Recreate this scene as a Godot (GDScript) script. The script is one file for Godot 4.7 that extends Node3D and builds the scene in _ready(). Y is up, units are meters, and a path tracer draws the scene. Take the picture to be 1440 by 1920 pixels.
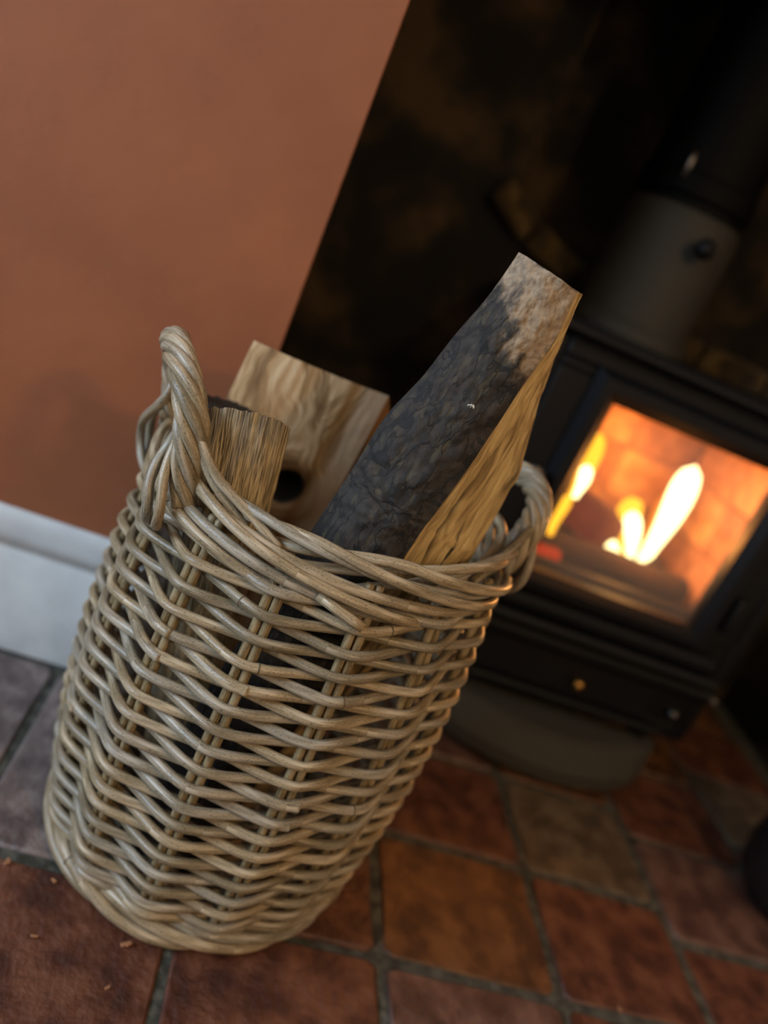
extends Node3D

# ---------------------------------------------------------------- helpers
var used := {}
var rng := RandomNumberGenerator.new()
var M := {}

func nz(sd: int, freq: float, oct := 3, type := FastNoiseLite.TYPE_SIMPLEX_SMOOTH) -> FastNoiseLite:
	var n := FastNoiseLite.new()
	n.seed = sd
	n.frequency = freq
	n.noise_type = type
	n.fractal_type = FastNoiseLite.FRACTAL_FBM
	n.fractal_octaves = oct
	return n

func ntex(sd: int, freq: float, cols: Array, offs: Array, size := 512, oct := 4) -> NoiseTexture2D:
	var t := NoiseTexture2D.new()
	t.width = size
	t.height = size
	t.seamless = true
	t.seamless_blend_skirt = 0.2
	t.noise = nz(sd, freq, oct)
	var g := Gradient.new()
	g.offsets = PackedFloat32Array(offs)
	g.colors = PackedColorArray(cols)
	t.color_ramp = g
	return t

func grey(sd: int, freq: float, size := 512, oct := 4) -> NoiseTexture2D:
	return ntex(sd, freq, [Color.BLACK, Color.WHITE], [0.0, 1.0], size, oct)

func mat(c: Color, rough: float, tex: Texture2D = null) -> StandardMaterial3D:
	var m := StandardMaterial3D.new()
	m.albedo_color = c
	m.roughness = rough
	if tex:
		m.albedo_texture = tex
	return m

func tri(m: StandardMaterial3D, scale: float, world := true) -> StandardMaterial3D:
	m.uv1_triplanar = true
	m.uv1_world_triplanar = world
	m.uv1_scale = Vector3.ONE * scale
	return m

func bump(m: StandardMaterial3D, tex: Texture2D, depth: float) -> StandardMaterial3D:
	m.heightmap_enabled = true
	m.heightmap_texture = tex
	m.heightmap_scale = depth
	return m

func painted(w: int, h: int, f: Callable) -> ImageTexture:
	var im := Image.create(w, h, false, Image.FORMAT_RGB8)
	for y in h:
		for x in w:
			im.set_pixel(x, y, f.call(float(x) / w, float(y) / h))
	return ImageTexture.create_from_image(im)

func numbered(called: String) -> String:
	if not used.has(called):
		used[called] = 0
		return called
	used[called] += 1
	return "%s_%03d" % [called, used[called]]

func thing(called: String, label: String, category: String, at := Vector3.ZERO, group := "") -> Node3D:
	var o := Node3D.new()
	o.name = numbered(called)
	add_child(o, true)
	o.position = at
	tag(o, label, category, group)
	return o

func tag(o: Node, label: String, category: String, group := "") -> Node:
	o.set_meta("label", label)
	o.set_meta("category", category)
	if group:
		o.set_meta("group", group)
	return o

func put(called: String, mesh: Mesh, m: Material, parent: Node = self) -> MeshInstance3D:
	var o := MeshInstance3D.new()
	o.name = numbered(called) if parent == self else called
	if parent != self and parent.has_node(NodePath(called)):
		var k := 1
		while parent.has_node(NodePath("%s_%03d" % [called, k])):
			k += 1
		o.name = "%s_%03d" % [called, k]
	o.mesh = mesh
	o.material_override = m
	parent.add_child(o, true)
	return o

func struct(called: String, mesh: Mesh, m: Material, label: String, category: String) -> MeshInstance3D:
	var o := put(called, mesh, m)
	tag(o, label, category)
	o.set_meta("kind", "structure")
	return o

# smooth mesh from a grid of points; rows of equal length
func grid(st: SurfaceTool, rows: Array, closed: bool, uvs: Array, flip := false, group := 0) -> void:
	st.set_smooth_group(group)
	var n: int = rows[0].size()
	for i in rows.size() - 1:
		for j in (n if closed else n - 1):
			var k := (j + 1) % n
			var q := [[i, j], [i + 1, j], [i + 1, k], [i, j], [i + 1, k], [i, k]]
			if flip:
				q = [[i, j], [i + 1, k], [i + 1, j], [i, j], [i, k], [i + 1, k]]
			for e in q:
				var uv: Vector2 = uvs[e[0]][e[1]]
				if closed and k == 0 and e[1] == 0:
					uv.y += 1.0
				st.set_uv(uv)
				st.add_vertex(rows[e[0]][e[1]])

func begin() -> SurfaceTool:
	var st := SurfaceTool.new()
	st.begin(Mesh.PRIMITIVE_TRIANGLES)
	return st

func done(st: SurfaceTool) -> ArrayMesh:
	st.generate_normals()
	st.index()
	return st.commit()

func poly(st: SurfaceTool, p: Array, uvs := []) -> void:   # convex fan, flat
	st.set_smooth_group(-1)
	for i in range(1, p.size() - 1):
		for e in [0, i, i + 1]:
			st.set_uv(uvs[e] if uvs.size() else Vector2(p[e].x, p[e].z))
			st.add_vertex(p[e])

# box with chamfered edges, centre c, size s, flat shaded, optionally turned
func cbox(st: SurfaceTool, c: Vector3, s: Vector3, ch := 0.002, b := Basis.IDENTITY) -> void:
	var h := s / 2.0
	ch = minf(ch, minf(h.x, minf(h.y, h.z)) * 0.9)
	var faces := {}
	for ax in 3:
		for sg in [-1.0, 1.0]:
			var u := (ax + 1) % 3
			var v := (ax + 2) % 3
			var p := []
			for q in [[-1, -1], [1, -1], [1, 1], [-1, 1]]:
				var w := Vector3.ZERO
				w[ax] = sg * h[ax]
				w[u] = q[0] * (h[u] - ch)
				w[v] = q[1] * (h[v] - ch)
				p.append(w)
			faces[[ax, sg]] = p
	var polys := faces.values()
	for ax in 3:   # chamfers along axis ax
		var u := (ax + 1) % 3
		var v := (ax + 2) % 3
		for su in [-1.0, 1.0]:
			for sv in [-1.0, 1.0]:
				var p := []
				for e in [[-1, 0], [1, 0], [1, 1], [-1, 1]]:
					var w := Vector3.ZERO
					w[ax] = e[0] * (h[ax] - ch)
					w[u] = su * (h[u] if e[1] == 0 else h[u] - ch)
					w[v] = sv * (h[v] - ch if e[1] == 0 else h[v])
					p.append(w)
				polys.append(p)
	for sx in [-1.0, 1.0]:
		for sy in [-1.0, 1.0]:
			for sz in [-1.0, 1.0]:
				polys.append([Vector3(sx * h.x, sy * (h.y - ch), sz * (h.z - ch)), Vector3(sx * (h.x - ch), sy * h.y, sz * (h.z - ch)), Vector3(sx * (h.x - ch), sy * (h.y - ch), sz * h.z)])
	for p in polys:
		var mid := Vector3.ZERO
		for w in p:
			mid += w
		var nn: Vector3 = (p[2] - p[0]).cross(p[1] - p[0])
		var out := []
		for w in p:
			out.append(c + b * w)
		if nn.dot(mid) < 0.0:
			out.reverse()
		poly(st, out)

func box(c: Vector3, s: Vector3, ch := 0.002, b := Basis.IDENTITY) -> ArrayMesh:
	var st := begin()
	cbox(st, c, s, ch, b)
	return done(st)

# box from two corners
func span(st: SurfaceTool, a: Vector3, b: Vector3, ch := 0.001) -> void:
	cbox(st, (a + b) / 2.0, (b - a).abs(), ch)

# tube along points; radius per point; ends closed with a rounded cap
func tube(st: SurfaceTool, pts: Array, rad: Array, sides := 10, ulen := 0.25, u0 := 0.0, cap := 0.5) -> void:
	var rows := []
	var uvs := []
	var n := pts.size()
	var t0: Vector3 = (pts[1] - pts[0]).normalized()
	var up := Vector3.UP if absf(t0.y) < 0.9 else Vector3.RIGHT
	var side := t0.cross(up).normalized()
	var run := 0.0
	for i in n:
		var t: Vector3 = (pts[mini(i + 1, n - 1)] - pts[maxi(i - 1, 0)]).normalized()
		side = (side - t * side.dot(t)).normalized()
		var bi := t.cross(side)
		if i > 0:
			run += pts[i].distance_to(pts[i - 1])
		var rings := [[pts[i], rad[i]]]
		if i == 0:
			rings = [[pts[0] - t * rad[0] * cap, rad[0] * 0.02], [pts[0] - t * rad[0] * cap * 0.85, rad[0] * 0.8], [pts[0], rad[0]]]
		elif i == n - 1:
			rings = [[pts[i], rad[i]], [pts[i] + t * rad[i] * cap * 0.85, rad[i] * 0.8], [pts[i] + t * rad[i] * cap, rad[i] * 0.02]]
		for r in rings:
			var row := []
			var uv := []
			for j in sides:
				var a := TAU * j / sides
				row.append(r[0] + (side * cos(a) + bi * sin(a)) * r[1])
				uv.append(Vector2(u0 + run / ulen, float(j) / sides))
			rows.append(row)
			uvs.append(uv)
	grid(st, rows, true, uvs, false, 0)

# surface of revolution about the y axis through c, profile of Vector2(radius, height)
func lathe(st: SurfaceTool, c: Vector3, prof: Array, sides := 48, b := Basis.IDENTITY, sharp := false) -> void:
	var rows := []
	var uvs := []
	for k in prof.size():
		var row := []
		var uv := []
		for j in sides:
			var a := TAU * j / sides
			row.append(c + b * Vector3(prof[k].x * sin(a), prof[k].y, prof[k].x * cos(a)))
			uv.append(Vector2(prof[k].y, float(j) / sides))
		rows.append(row)
		uvs.append(uv)
	if not sharp:
		grid(st, rows, true, uvs, true, 0)
	else:
		for k in rows.size() - 1:
			grid(st, [rows[k], rows[k + 1]], true, [uvs[k], uvs[k + 1]], true, k)

func chaikin(p: Array, times: int) -> Array:
	for t in times:
		var q := [p[0]]
		for i in p.size() - 1:
			q.append(p[i].lerp(p[i + 1], 0.25))
			q.append(p[i].lerp(p[i + 1], 0.75))
		q.append(p[-1])
		p = q
	return p

# ---------------------------------------------------------------- scene
func _ready() -> void:
	rng.seed = 7
	setup()
	materials()
	room()
	fireplace()
	stove()
	basket()
	logs()
	small_things()

func setup() -> void:
	var cam := Camera3D.new()
	cam.name = "camera"
	var at := CameraAttributesPhysical.new()
	at.frustum_focal_length = 18.03
	at.frustum_focus_distance = 0.632
	at.exposure_aperture = 1.2
	cam.attributes = at
	cam.fov = 67.3
	cam.near = 0.02
	cam.far = 100.0
	cam.position = Vector3(0, 0.72, 0)
	cam.rotation_degrees = Vector3(-19.4, -12.4, 24.5)
	add_child(cam)
	cam.fov = 67.3
	cam.near = 0.02
	cam.current = true

	var env := Environment.new()
	env.background_mode = Environment.BG_SKY
	var sm := ProceduralSkyMaterial.new()
	sm.sky_top_color = Color(0.62, 0.72, 0.86)
	sm.sky_horizon_color = Color(0.85, 0.88, 0.92)
	sm.ground_bottom_color = Color(0.2, 0.2, 0.18)
	sm.ground_horizon_color = Color(0.5, 0.5, 0.48)
	sm.sky_energy_multiplier = 1.0
	var sky := Sky.new()
	sky.sky_material = sm
	env.sky = sky
	env.tonemap_mode = Environment.TONE_MAPPER_LINEAR
	env.tonemap_exposure = 1.0
	env.sdfgi_enabled = true
	env.ssao_enabled = true
	env.ssil_enabled = true
	var we := WorldEnvironment.new()
	we.name = "surroundings"
	we.environment = env
	add_child(we)

	# daylight coming in through the window of the left wall
	var d := AreaLight3D.new()
	d.name = "daylight"
	d.area_size = Vector2(1.5, 1.3)
	d.light_color = Color(0.81, 0.905, 1.0)
	d.light_energy = 7.8
	d.shadow_enabled = true
	add_child(d)
	d.position = Vector3(-2.13, 1.5, 0.2)
	d.look_at(Vector3(0.0, 1.5, 0.2), Vector3.UP)
	d.set("area_range", 12.0)
	# warm ceiling lamp of the room behind the viewer
	var w := OmniLight3D.new()
	w.name = "lamplight"
	w.light_color = Color(1.0, 0.82, 0.58)
	w.light_energy = 1.25
	w.light_size = 0.09
	w.omni_range = 9.0
	w.omni_attenuation = 2.0
	w.shadow_enabled = true
	add_child(w)
	w.position = Vector3(1.15, 1.92, 1.35)

func materials() -> void:
	M.wall = tri(mat(Color(0.585, 0.345, 0.21), 0.75, ntex(3, 0.006, [Color(0.93, 0.93, 0.95), Color(1, 1, 1)], [0.2, 0.8])), 1.2)
	bump(M.wall, grey(4, 0.03), 0.05)
	M.white_wall = mat(Color(0.82, 0.78, 0.72), 0.9)
	M.ceiling = mat(Color(0.85, 0.84, 0.8), 0.9)
	M.white_paint = tri(mat(Color(0.83, 0.845, 0.85), 0.5, ntex(5, 0.01, [Color(0.94, 0.94, 0.94), Color.WHITE], [0.3, 0.7])), 2.0)
	M.grout = tri(mat(Color(0.32, 0.32, 0.285), 0.9, ntex(9, 0.02, [Color(0.6, 0.6, 0.58), Color(1, 1, 1)], [0.25, 0.75])), 4.0)
	bump(M.grout, grey(10, 0.05), 0.12)
	var dark_soot := ntex(12, 0.007, [Color(0.02, 0.017, 0.014), Color(0.05, 0.043, 0.032), Color(0.14, 0.108, 0.07), Color(0.25, 0.19, 0.11)], [0.3, 0.45, 0.6, 0.78], 512, 5)
	M.soot = tri(mat(Color(1, 1, 1), 0.95, dark_soot), 1.1)
	bump(M.soot, grey(13, 0.02), 0.5)
	M.ochre = tri(mat(Color(0.30, 0.24, 0.12), 0.95, ntex(14, 0.012, [Color(0.45, 0.42, 0.38), Color(1, 1, 1)], [0.3, 0.7])), 2.0)
	M.dark_soot = tri(mat(Color(0.045, 0.04, 0.035), 0.95), 2.0)
	M.iron = tri(mat(Color(0.05, 0.05, 0.058), 0.5), 8.0)
	M.iron.metallic_specular = 0.35
	bump(M.iron, grey(15, 0.05), 0.02)
	M.iron_grey = tri(mat(Color(0.185, 0.18, 0.15), 0.8), 8.0)
	bump(M.iron_grey, grey(16, 0.03), 0.03)
	M.lit_collar = mat(Color(0.15, 0.148, 0.125), 0.7)  # paler grey than the pipe, standing in for light on its lower part
	M.chrome = mat(Color(0.42, 0.41, 0.40), 0.3)
	M.chrome.metallic = 1.0
	M.brass = mat(Color(0.78, 0.58, 0.30), 0.3)
	M.brass.metallic = 1.0
	M.pipe = mat(Color(0.03, 0.03, 0.03), 0.6)
	M.pipe.metallic_specular = 0.2
	M.glass = mat(Color(0.9, 0.85, 0.8, 0.06), 0.04)
	M.glass.transparency = BaseMaterial3D.TRANSPARENCY_ALPHA
	M.firebrick = []
	for k in 4:
		M.firebrick.append(tri(mat(Color(0.80, 0.62, 0.45).lerp(Color(0.62, 0.45, 0.33), k / 3.0), 0.9, ntex(20 + k, 0.02, [Color(0.85, 0.82, 0.8), Color.WHITE], [0.2, 0.7], 256)), 4.0))
	M.tiles = []
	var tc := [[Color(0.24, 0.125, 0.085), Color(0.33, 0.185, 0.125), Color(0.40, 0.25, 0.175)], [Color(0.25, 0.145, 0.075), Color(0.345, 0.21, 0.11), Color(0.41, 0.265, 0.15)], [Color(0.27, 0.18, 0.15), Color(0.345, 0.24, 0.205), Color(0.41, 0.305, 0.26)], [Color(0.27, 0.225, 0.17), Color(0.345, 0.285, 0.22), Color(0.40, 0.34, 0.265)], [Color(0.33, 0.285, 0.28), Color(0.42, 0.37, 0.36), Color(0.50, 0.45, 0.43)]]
	var tb := grey(31, 0.035, 512, 5)
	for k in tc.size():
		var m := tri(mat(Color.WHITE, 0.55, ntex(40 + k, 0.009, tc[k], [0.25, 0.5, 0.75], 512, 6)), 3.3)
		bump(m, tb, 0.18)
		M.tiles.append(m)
	# weathered cane: long fibres, dark specks, u runs along the cane
	var n1 := nz(50, 1.0, 3)
	var n2 := nz(51, 1.0, 2)
	var n3 := nz(52, 1.0, 2)
	var cane := func(u: float, v: float) -> Color:
		var a := v * TAU
		var fib := n1.get_noise_3d(u * 5.0, cos(a) * 3.2, sin(a) * 3.2)
		var slow := n2.get_noise_3d(u * 5.0, cos(a) * 0.7 + 9.0, sin(a) * 0.7)
		var speck := n3.get_noise_3d(u * 70.0, cos(a) * 5.0, sin(a) * 5.0 + 20.0)
		var l := 0.86 + 0.20 * fib + 0.22 * slow
		if speck > 0.42 and slow < 0.25:
			l *= 0.62
		l = clampf(l, 0.25, 1.0)
		return Color(l, l * (0.975 + 0.03 * slow), l * (0.93 + 0.10 * slow))
	var ct := painted(512, 96, cane)
	M.cane = []
	for c in [Color(0.70, 0.64, 0.54), Color(0.64, 0.595, 0.52), Color(0.655, 0.625, 0.565), Color(0.715, 0.65, 0.54), Color(0.59, 0.545, 0.46), Color(0.67, 0.625, 0.55)]:
		var m := mat(c, 0.36, ct)
		bump(m, ct, 0.04)
		M.cane.append(m)
	M.stake = mat(Color(0.62, 0.55, 0.42), 0.5, ct)
	M.node = mat(Color(0.36, 0.31, 0.23), 0.6)
	M.cane_end = mat(Color(0.72, 0.63, 0.44), 0.8)

func room() -> void:
	# floor slab (joints) with every tile a piece of its own
	var st := begin()
	span(st, Vector3(-2.4, -0.12, -1.75), Vector3(2.7, -0.004, 2.8))
	var fl := struct("floor", done(st), M.grout, "reddish clay tile floor with grey grout joints", "floor")
	var xs := [-1.065, -0.83, -0.595, -0.36, -0.125, 0.107, 0.342, 0.578, 0.803, 1.04, 1.275]
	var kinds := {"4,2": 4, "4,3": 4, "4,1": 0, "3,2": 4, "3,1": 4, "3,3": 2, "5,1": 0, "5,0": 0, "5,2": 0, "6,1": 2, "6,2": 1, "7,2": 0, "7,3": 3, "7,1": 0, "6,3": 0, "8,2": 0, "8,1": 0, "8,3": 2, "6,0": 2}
	for i in xs.size() - 1:
		var z0 := -0.225
		var shift := 0.0
		if i == 4: shift = -0.017
		if i == 8: shift = 0.055
		if i <= 3: shift = -0.02
		for j in 7:
			var za := -0.412 - 0.193 * (j - 1) + shift
			var zb := za - 0.193
			if i == 4 and j >= 2:
				za = -0.622 - 0.31 * (j - 2)
				zb = za - 0.31
			if i == 3 and j >= 2:
				za = -0.625 - 0.31 * (j - 2)
				zb = za - 0.31
			if zb < -1.69:
				continue
			var w: float = xs[i + 1] - xs[i]
			var x0: float = xs[i]
			st = begin()
			var g := 0.0026 if i <= 3 else (0.004 if i == 4 else 0.0055)
			var a := [Vector2(x0 + g, za - g), Vector2(x0 + w - g, za - g), Vector2(x0 + w - g, zb + g), Vector2(x0 + g, zb + g)]
			# worn, slightly uneven outline: two extra points along each side
			var out := []
			for e in 4:
				for f in [0.04, 0.35, 0.68, 0.96]:
					var p: Vector2 = a[e].lerp(a[(e + 1) % 4], f)
					var inward: Vector2 = (Vector2(x0 + w / 2, (za + zb) / 2) - p).normalized()
					out.append(p + inward * rng.randf_range(-0.0015, 0.003))
			var ty := rng.randf_range(-0.0015, 0.0015)
			var tx := rng.randf_range(-0.004, 0.004)
			var mid := Vector2(x0 + w / 2, (za + zb) / 2)
			var ring0 := []
			var ring1 := []
			var ring2 := []
			for p in out:
				var h: float = ty + tx * (p.x - mid.x)
				var q: Vector2 = p.lerp(mid, 0.035)
				var q2: Vector2 = p.lerp(mid, 0.012)
				ring2.append(Vector3(q.x, h, q.y))
				ring1.append(Vector3(q2.x, h - 0.0015, q2.y))
				ring0.append(Vector3(p.x, h - 0.012, p.y))
			var uv := []
			for p in out: uv.append(p)
			grid(st, [ring0, ring1, ring2], true, [uv, uv, uv], false, 0)
			st.set_smooth_group(-1)
			for p in ring2.size():
				for v in [Vector3(mid.x, ty, mid.y), ring2[p], ring2[(p + 1) % ring2.size()]]:
					st.set_uv(Vector2(v.x, v.z))
					st.add_vertex(v)
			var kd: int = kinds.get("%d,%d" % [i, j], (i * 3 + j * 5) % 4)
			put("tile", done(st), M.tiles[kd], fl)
	# walls
	st = begin()
	span(st, Vector3(-2.4, 0, -1.3), Vector3(0.006, 2.4, -0.95))
	span(st, Vector3(0.0062, 1.32, -1.3), Vector3(1.32, 2.4, -0.95))
	span(st, Vector3(1.32, 0, -1.3), Vector3(2.7, 2.4, -0.95))
	struct("wall_back", done(st), M.wall, "terracotta painted wall beside the dark fireplace opening", "wall")
	st = begin()
	span(st, Vector3(-2.4, 0, -0.949), Vector3(-2.2, 0.85, 2.8))
	span(st, Vector3(-2.4, 2.15, -0.949), Vector3(-2.2, 2.4, 2.8))
	span(st, Vector3(-2.4, 0.85, -0.949), Vector3(-2.2, 2.15, -0.55))
	span(st, Vector3(-2.4, 0.85, 0.95), Vector3(-2.2, 2.15, 2.8))
	struct("wall_left", done(st), M.white_wall, "plain pale wall with the window", "wall")
	st = begin()
	span(st, Vector3(2.5, 0, -0.949), Vector3(2.7, 2.4, 2.8))
	struct("wall_right", done(st), M.white_wall, "plain pale wall on the right", "wall")
	st = begin()
	span(st, Vector3(-2.2, 0, 2.6), Vector3(2.5, 2.4, 2.8))
	struct("wall_front", done(st), M.white_wall, "plain pale wall behind the viewer", "wall")
	st = begin()
	span(st, Vector3(-2.4, 2.4, -1.75), Vector3(2.7, 2.5, 2.8))
	struct("ceiling", done(st), M.ceiling, "flat off white ceiling", "ceiling")
	# window of the left wall
	st = begin()
	for b in [[0.85, 0.91, -0.55, 0.95], [2.09, 2.15, -0.55, 0.95], [0.91, 2.09, -0.55, -0.49], [0.91, 2.09, 0.89, 0.95], [0.91, 2.09, 0.17, 0.23]]:
		span(st, Vector3(-2.33, b[0], b[2]), Vector3(-2.26, b[1], b[3]), 0.004)
	var win := struct("window_1", done(st), M.white_paint, "white framed window of two panes", "window")
	for b in [[-0.49, 0.17], [0.23, 0.89]]:
		put("pane", box(Vector3(-2.295, 1.5, (b[0] + b[1]) / 2), Vector3(0.006, 1.18, b[1] - b[0]), 0.001), M.glass, win)
	# skirting board: flat face, groove, rounded cap
	var prof := [Vector2(0, 0), Vector2(0.0, 0.148), Vector2(-0.004, 0.151), Vector2(-0.0055, 0.155), Vector2(-0.004, 0.159), Vector2(0.0, 0.162), Vector2(0.0005, 0.176), Vector2(-0.0005, 0.19), Vector2(-0.003, 0.2), Vector2(-0.007, 0.2055), Vector2(-0.0125, 0.2075)]
	var rows := []
	var uvs := []
	for p in prof:
		var row := []
		var uv := []
		for x in [-2.2, -1.6, -1.0, -0.4, -0.1, 0.004]:
			row.append(Vector3(x, p.y, -0.937 + p.x))
			uv.append(Vector2(x, p.y))
		rows.append(row)
		uvs.append(uv)
	st = begin()
	grid(st, rows, false, uvs, false, 0)
	var endp := []
	var backp := []
	for p in prof:
		endp.append(Vector3(0.004, p.y, -0.937 + p.x))
		backp.append(Vector3(0.004, p.y, -0.9495))
	grid(st, [endp, backp], false, [uvs[0] + uvs[0], uvs[0] + uvs[0]], true, 3)
	struct("baseboard_back", done(st), M.white_paint, "white painted skirting board along the foot of the terracotta wall", "baseboard")

func fireplace() -> void:
	# back wall with a sooty throat above a sloping shoulder
	var st := begin()
	span(st, Vector3(-0.3, 0, -1.72), Vector3(0.33, 1.6, -1.56), 0.01)
	span(st, Vector3(0.33, 0, -1.74), Vector3(1.62, 1.6, -1.68), 0.004)
	# shoulder below the throat
	var p := [Vector3(0.28, 0.875, -1.56), Vector3(0.375, 0.82, -1.55), Vector3(0.56, 0.762, -1.55), Vector3(0.80, 0.745, -1.55), Vector3(1.62, 0.74, -1.55)]
	for i in 4:
		var a: Vector3 = p[i]
		var b: Vector3 = p[i + 1]
		var back := Vector3(0, 0.02, -0.14)
		poly(st, [a, b, b + back, a + back])
		poly(st, [a, Vector3(a.x, 0, a.z), Vector3(b.x, 0, b.z), b])
	var fw := struct("wall_fireplace", done(st), M.soot, "soot stained rough wall at the back of the fireplace recess", "wall")
	# paler row of bricks along the shoulder
	for i in 4:
		var a: Vector3 = p[i]
		var b: Vector3 = p[i + 1]
		var n := 1 if i < 2 else (2 if i == 2 else 5)
		for q in n:
			var c := a.lerp(b, (q + 0.5) / n) + Vector3(0, -0.022, 0.006)
			var e := (b - a) / n
			put("brick", box(c, Vector3(e.length() - 0.008, 0.052, 0.05), 0.006, Basis(Vector3.BACK, atan2(e.y, e.x))), M.ochre, fw)
	st = begin()
	span(st, Vector3(-0.3, 0, -1.72), Vector3(0.004, 1.6, -1.301))
	span(st, Vector3(1.33, 0, -1.72), Vector3(1.62, 1.6, -1.301))
	struct("wall_fireplace_cheeks", done(st), M.soot, "soot stained side cheeks of the fireplace recess", "wall")
	st = begin()
	span(st, Vector3(-0.3, 1.6, -1.75), Vector3(1.62, 1.7, -1.301))
	struct("ceiling_fireplace", done(st), M.dark_soot, "blackened closing plate above the fireplace recess", "ceiling")

func stove() -> void:
	var s := thing("wood_stove", "black cast iron wood burning stove with a lit fire behind its glass door", "stove", Vector3(0.645, 0, -1.1))
	var st := begin()
	# body: hollow firebox made of side, back, top, bottom and front pieces
	var L := -0.285
	var R := 0.285
	span(st, Vector3(L, 0.10, -0.42), Vector3(L + 0.03, 0.682, 0.0), 0.006)
	span(st, Vector3(R - 0.03, 0.10, -0.42), Vector3(R, 0.682, 0.0), 0.006)
	span(st, Vector3(L + 0.03, 0.10, -0.42), Vector3(R - 0.03, 0.682, -0.39), 0.004)
	span(st, Vector3(L + 0.03, 0.65, -0.39), Vector3(R - 0.03, 0.682, 0.0), 0.004)
	span(st, Vector3(L + 0.03, 0.10, -0.39), Vector3(R - 0.03, 0.13, 0.0), 0.004)
	span(st, Vector3(L + 0.03, 0.27, -0.39), Vector3(R - 0.03, 0.295, -0.002), 0.004)
	span(st, Vector3(L + 0.03, 0.13, -0.016), Vector3(R - 0.03, 0.30, 0.0), 0.003)
	span(st, Vector3(L + 0.03, 0.636, -0.016), Vector3(R - 0.03, 0.65, 0.0), 0.003)
	span(st, Vector3(L + 0.03, 0.30, -0.016), Vector3(-0.175, 0.636, 0.0), 0.003)
	span(st, Vector3(0.175, 0.30, -0.016), Vector3(R - 0.03, 0.636, 0.0), 0.003)
	put("body", done(st), M.iron, s)
	st = begin()
	cbox(st, Vector3(0, 0.691, -0.2), Vector3(0.60, 0.018, 0.46), 0.006)
	put("top_plate", done(st), M.iron, s)
	# door: bevelled frame round the pane
	var gx0 := -0.157
	var gx1 := 0.157
	var gy0 := 0.325
	var gy1 := 0.612
	var ox0 := -0.20
	var ox1 := 0.20
	var oy0 := 0.292
	var oy1 := 0.656
	var dz := 0.026
	st = begin()
	var outer := [Vector2(ox0, oy0), Vector2(ox1, oy0), Vector2(ox1, oy1), Vector2(ox0, oy1)]
	var inner := [Vector2(gx0, gy0), Vector2(gx1, gy0), Vector2(gx1, gy1), Vector2(gx0, gy1)]
	for k in 4:
		var o0: Vector2 = outer[k]
		var o1: Vector2 = outer[(k + 1) % 4]
		var i0: Vector2 = inner[k]
		var i1: Vector2 = inner[(k + 1) % 4]
		var steps := [[0.0, 0.001], [0.0, 0.006], [0.25, dz], [0.62, dz], [1.0, 0.012], [1.0, -0.01]]
		for q in steps.size() - 1:
			var f0: float = steps[q][0]
			var f1: float = steps[q + 1][0]
			var a := o0.lerp(i0, f0)
			var b := o1.lerp(i1, f0)
			var c := o1.lerp(i1, f1)
			var d := o0.lerp(i0, f1)
			poly(st, [Vector3(a.x, a.y, steps[q][1]), Vector3(d.x, d.y, steps[q + 1][1]), Vector3(c.x, c.y, steps[q + 1][1]), Vector3(b.x, b.y, steps[q][1])])
	var door := put("door", done(st), M.iron, s)
	var pane := put("glass_pane", box(Vector3(0, (gy0 + gy1) / 2, 0.0), Vector3(gx1 - gx0 + 0.016, gy1 - gy0 + 0.016, 0.004), 0.0005), M.glass, door)
	pane.set_meta("label", "clear glass pane glowing with the fire behind it")
	st = begin()
	lathe(st, Vector3(-0.228, 0.476, 0.012), [Vector2(0.0001, 0.036), Vector2(0.011, 0.034), Vector2(0.0165, 0.026), Vector2(0.015, 0.016), Vector2(0.008, 0.008), Vector2(0.007, -0.02)], 20, Basis(Vector3.RIGHT, PI / 2))
	var h := put("door_knob", done(st), M.chrome, door)
	h.set_meta("label", "round polished knob of the stove door")
	for y in [0.37, 0.58]:
		st = begin()
		lathe(st, Vector3(0.215, y, 0.012), [Vector2(0.0001, 0.032), Vector2(0.009, 0.031), Vector2(0.01, 0.028), Vector2(0.01, -0.028), Vector2(0.009, -0.031), Vector2(0.0001, -0.032)], 16)
		put("hinge", done(st), M.iron, door)
	# moulded ledges under the door
	for e in [[0.272, 0.03, 0.024, 0.235], [0.247, 0.045, 0.016, 0.25], [0.22, 0.036, 0.02, 0.26]]:
		st = begin()
		cbox(st, Vector3(0, e[0], 0.5 * e[1]), Vector3(2 * e[3], e[2], e[1]), 0.007)
		put("ledge", done(st), M.iron, s)
	# ash door with a brass knob, its frame and the bolts at its side
	st = begin()
	cbox(st, Vector3(0, 0.165, 0.006), Vector3(0.36, 0.075, 0.016), 0.005)
	var ash := put("ash_door", done(st), M.iron, s)
	st = begin()
	lathe(st, Vector3(0.022, 0.163, 0.016), [Vector2(0.0001, 0.022), Vector2(0.007, 0.0205), Vector2(0.0095, 0.014), Vector2(0.007, 0.007), Vector2(0.004, 0.0)], 18, Basis(Vector3.RIGHT, PI / 2))
	put("knob", done(st), M.brass, ash).set_meta("label", "small brass knob of the ash door")
	st = begin()
	cbox(st, Vector3(0, 0.119, 0.012), Vector3(0.44, 0.012, 0.026), 0.004)
	put("ledge", done(st), M.iron, s)
	for b in [[0.227, 0.221], [0.225, 0.158], [0.277, 0.208]]:
		st = begin()
		lathe(st, Vector3(b[0], b[1], 0.0), [Vector2(0.0001, 0.019), Vector2(0.005, 0.018), Vector2(0.0085, 0.012), Vector2(0.009, 0.0)], 16, Basis(Vector3.RIGHT, PI / 2))
		put("bolt", done(st), M.chrome, s)
	# ash lip: a plate with a bowed front edge on two short feet
	st = begin()
	var top := []
	var bot := []
	var uv := []
	var rings := [[0.026, 0.0], [0.022, 0.006], [0.022, 0.010], [0.045, 0.010], [0.078, -0.022], [0.086, -0.036]]
	var rows := []
	var uvs := []
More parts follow.
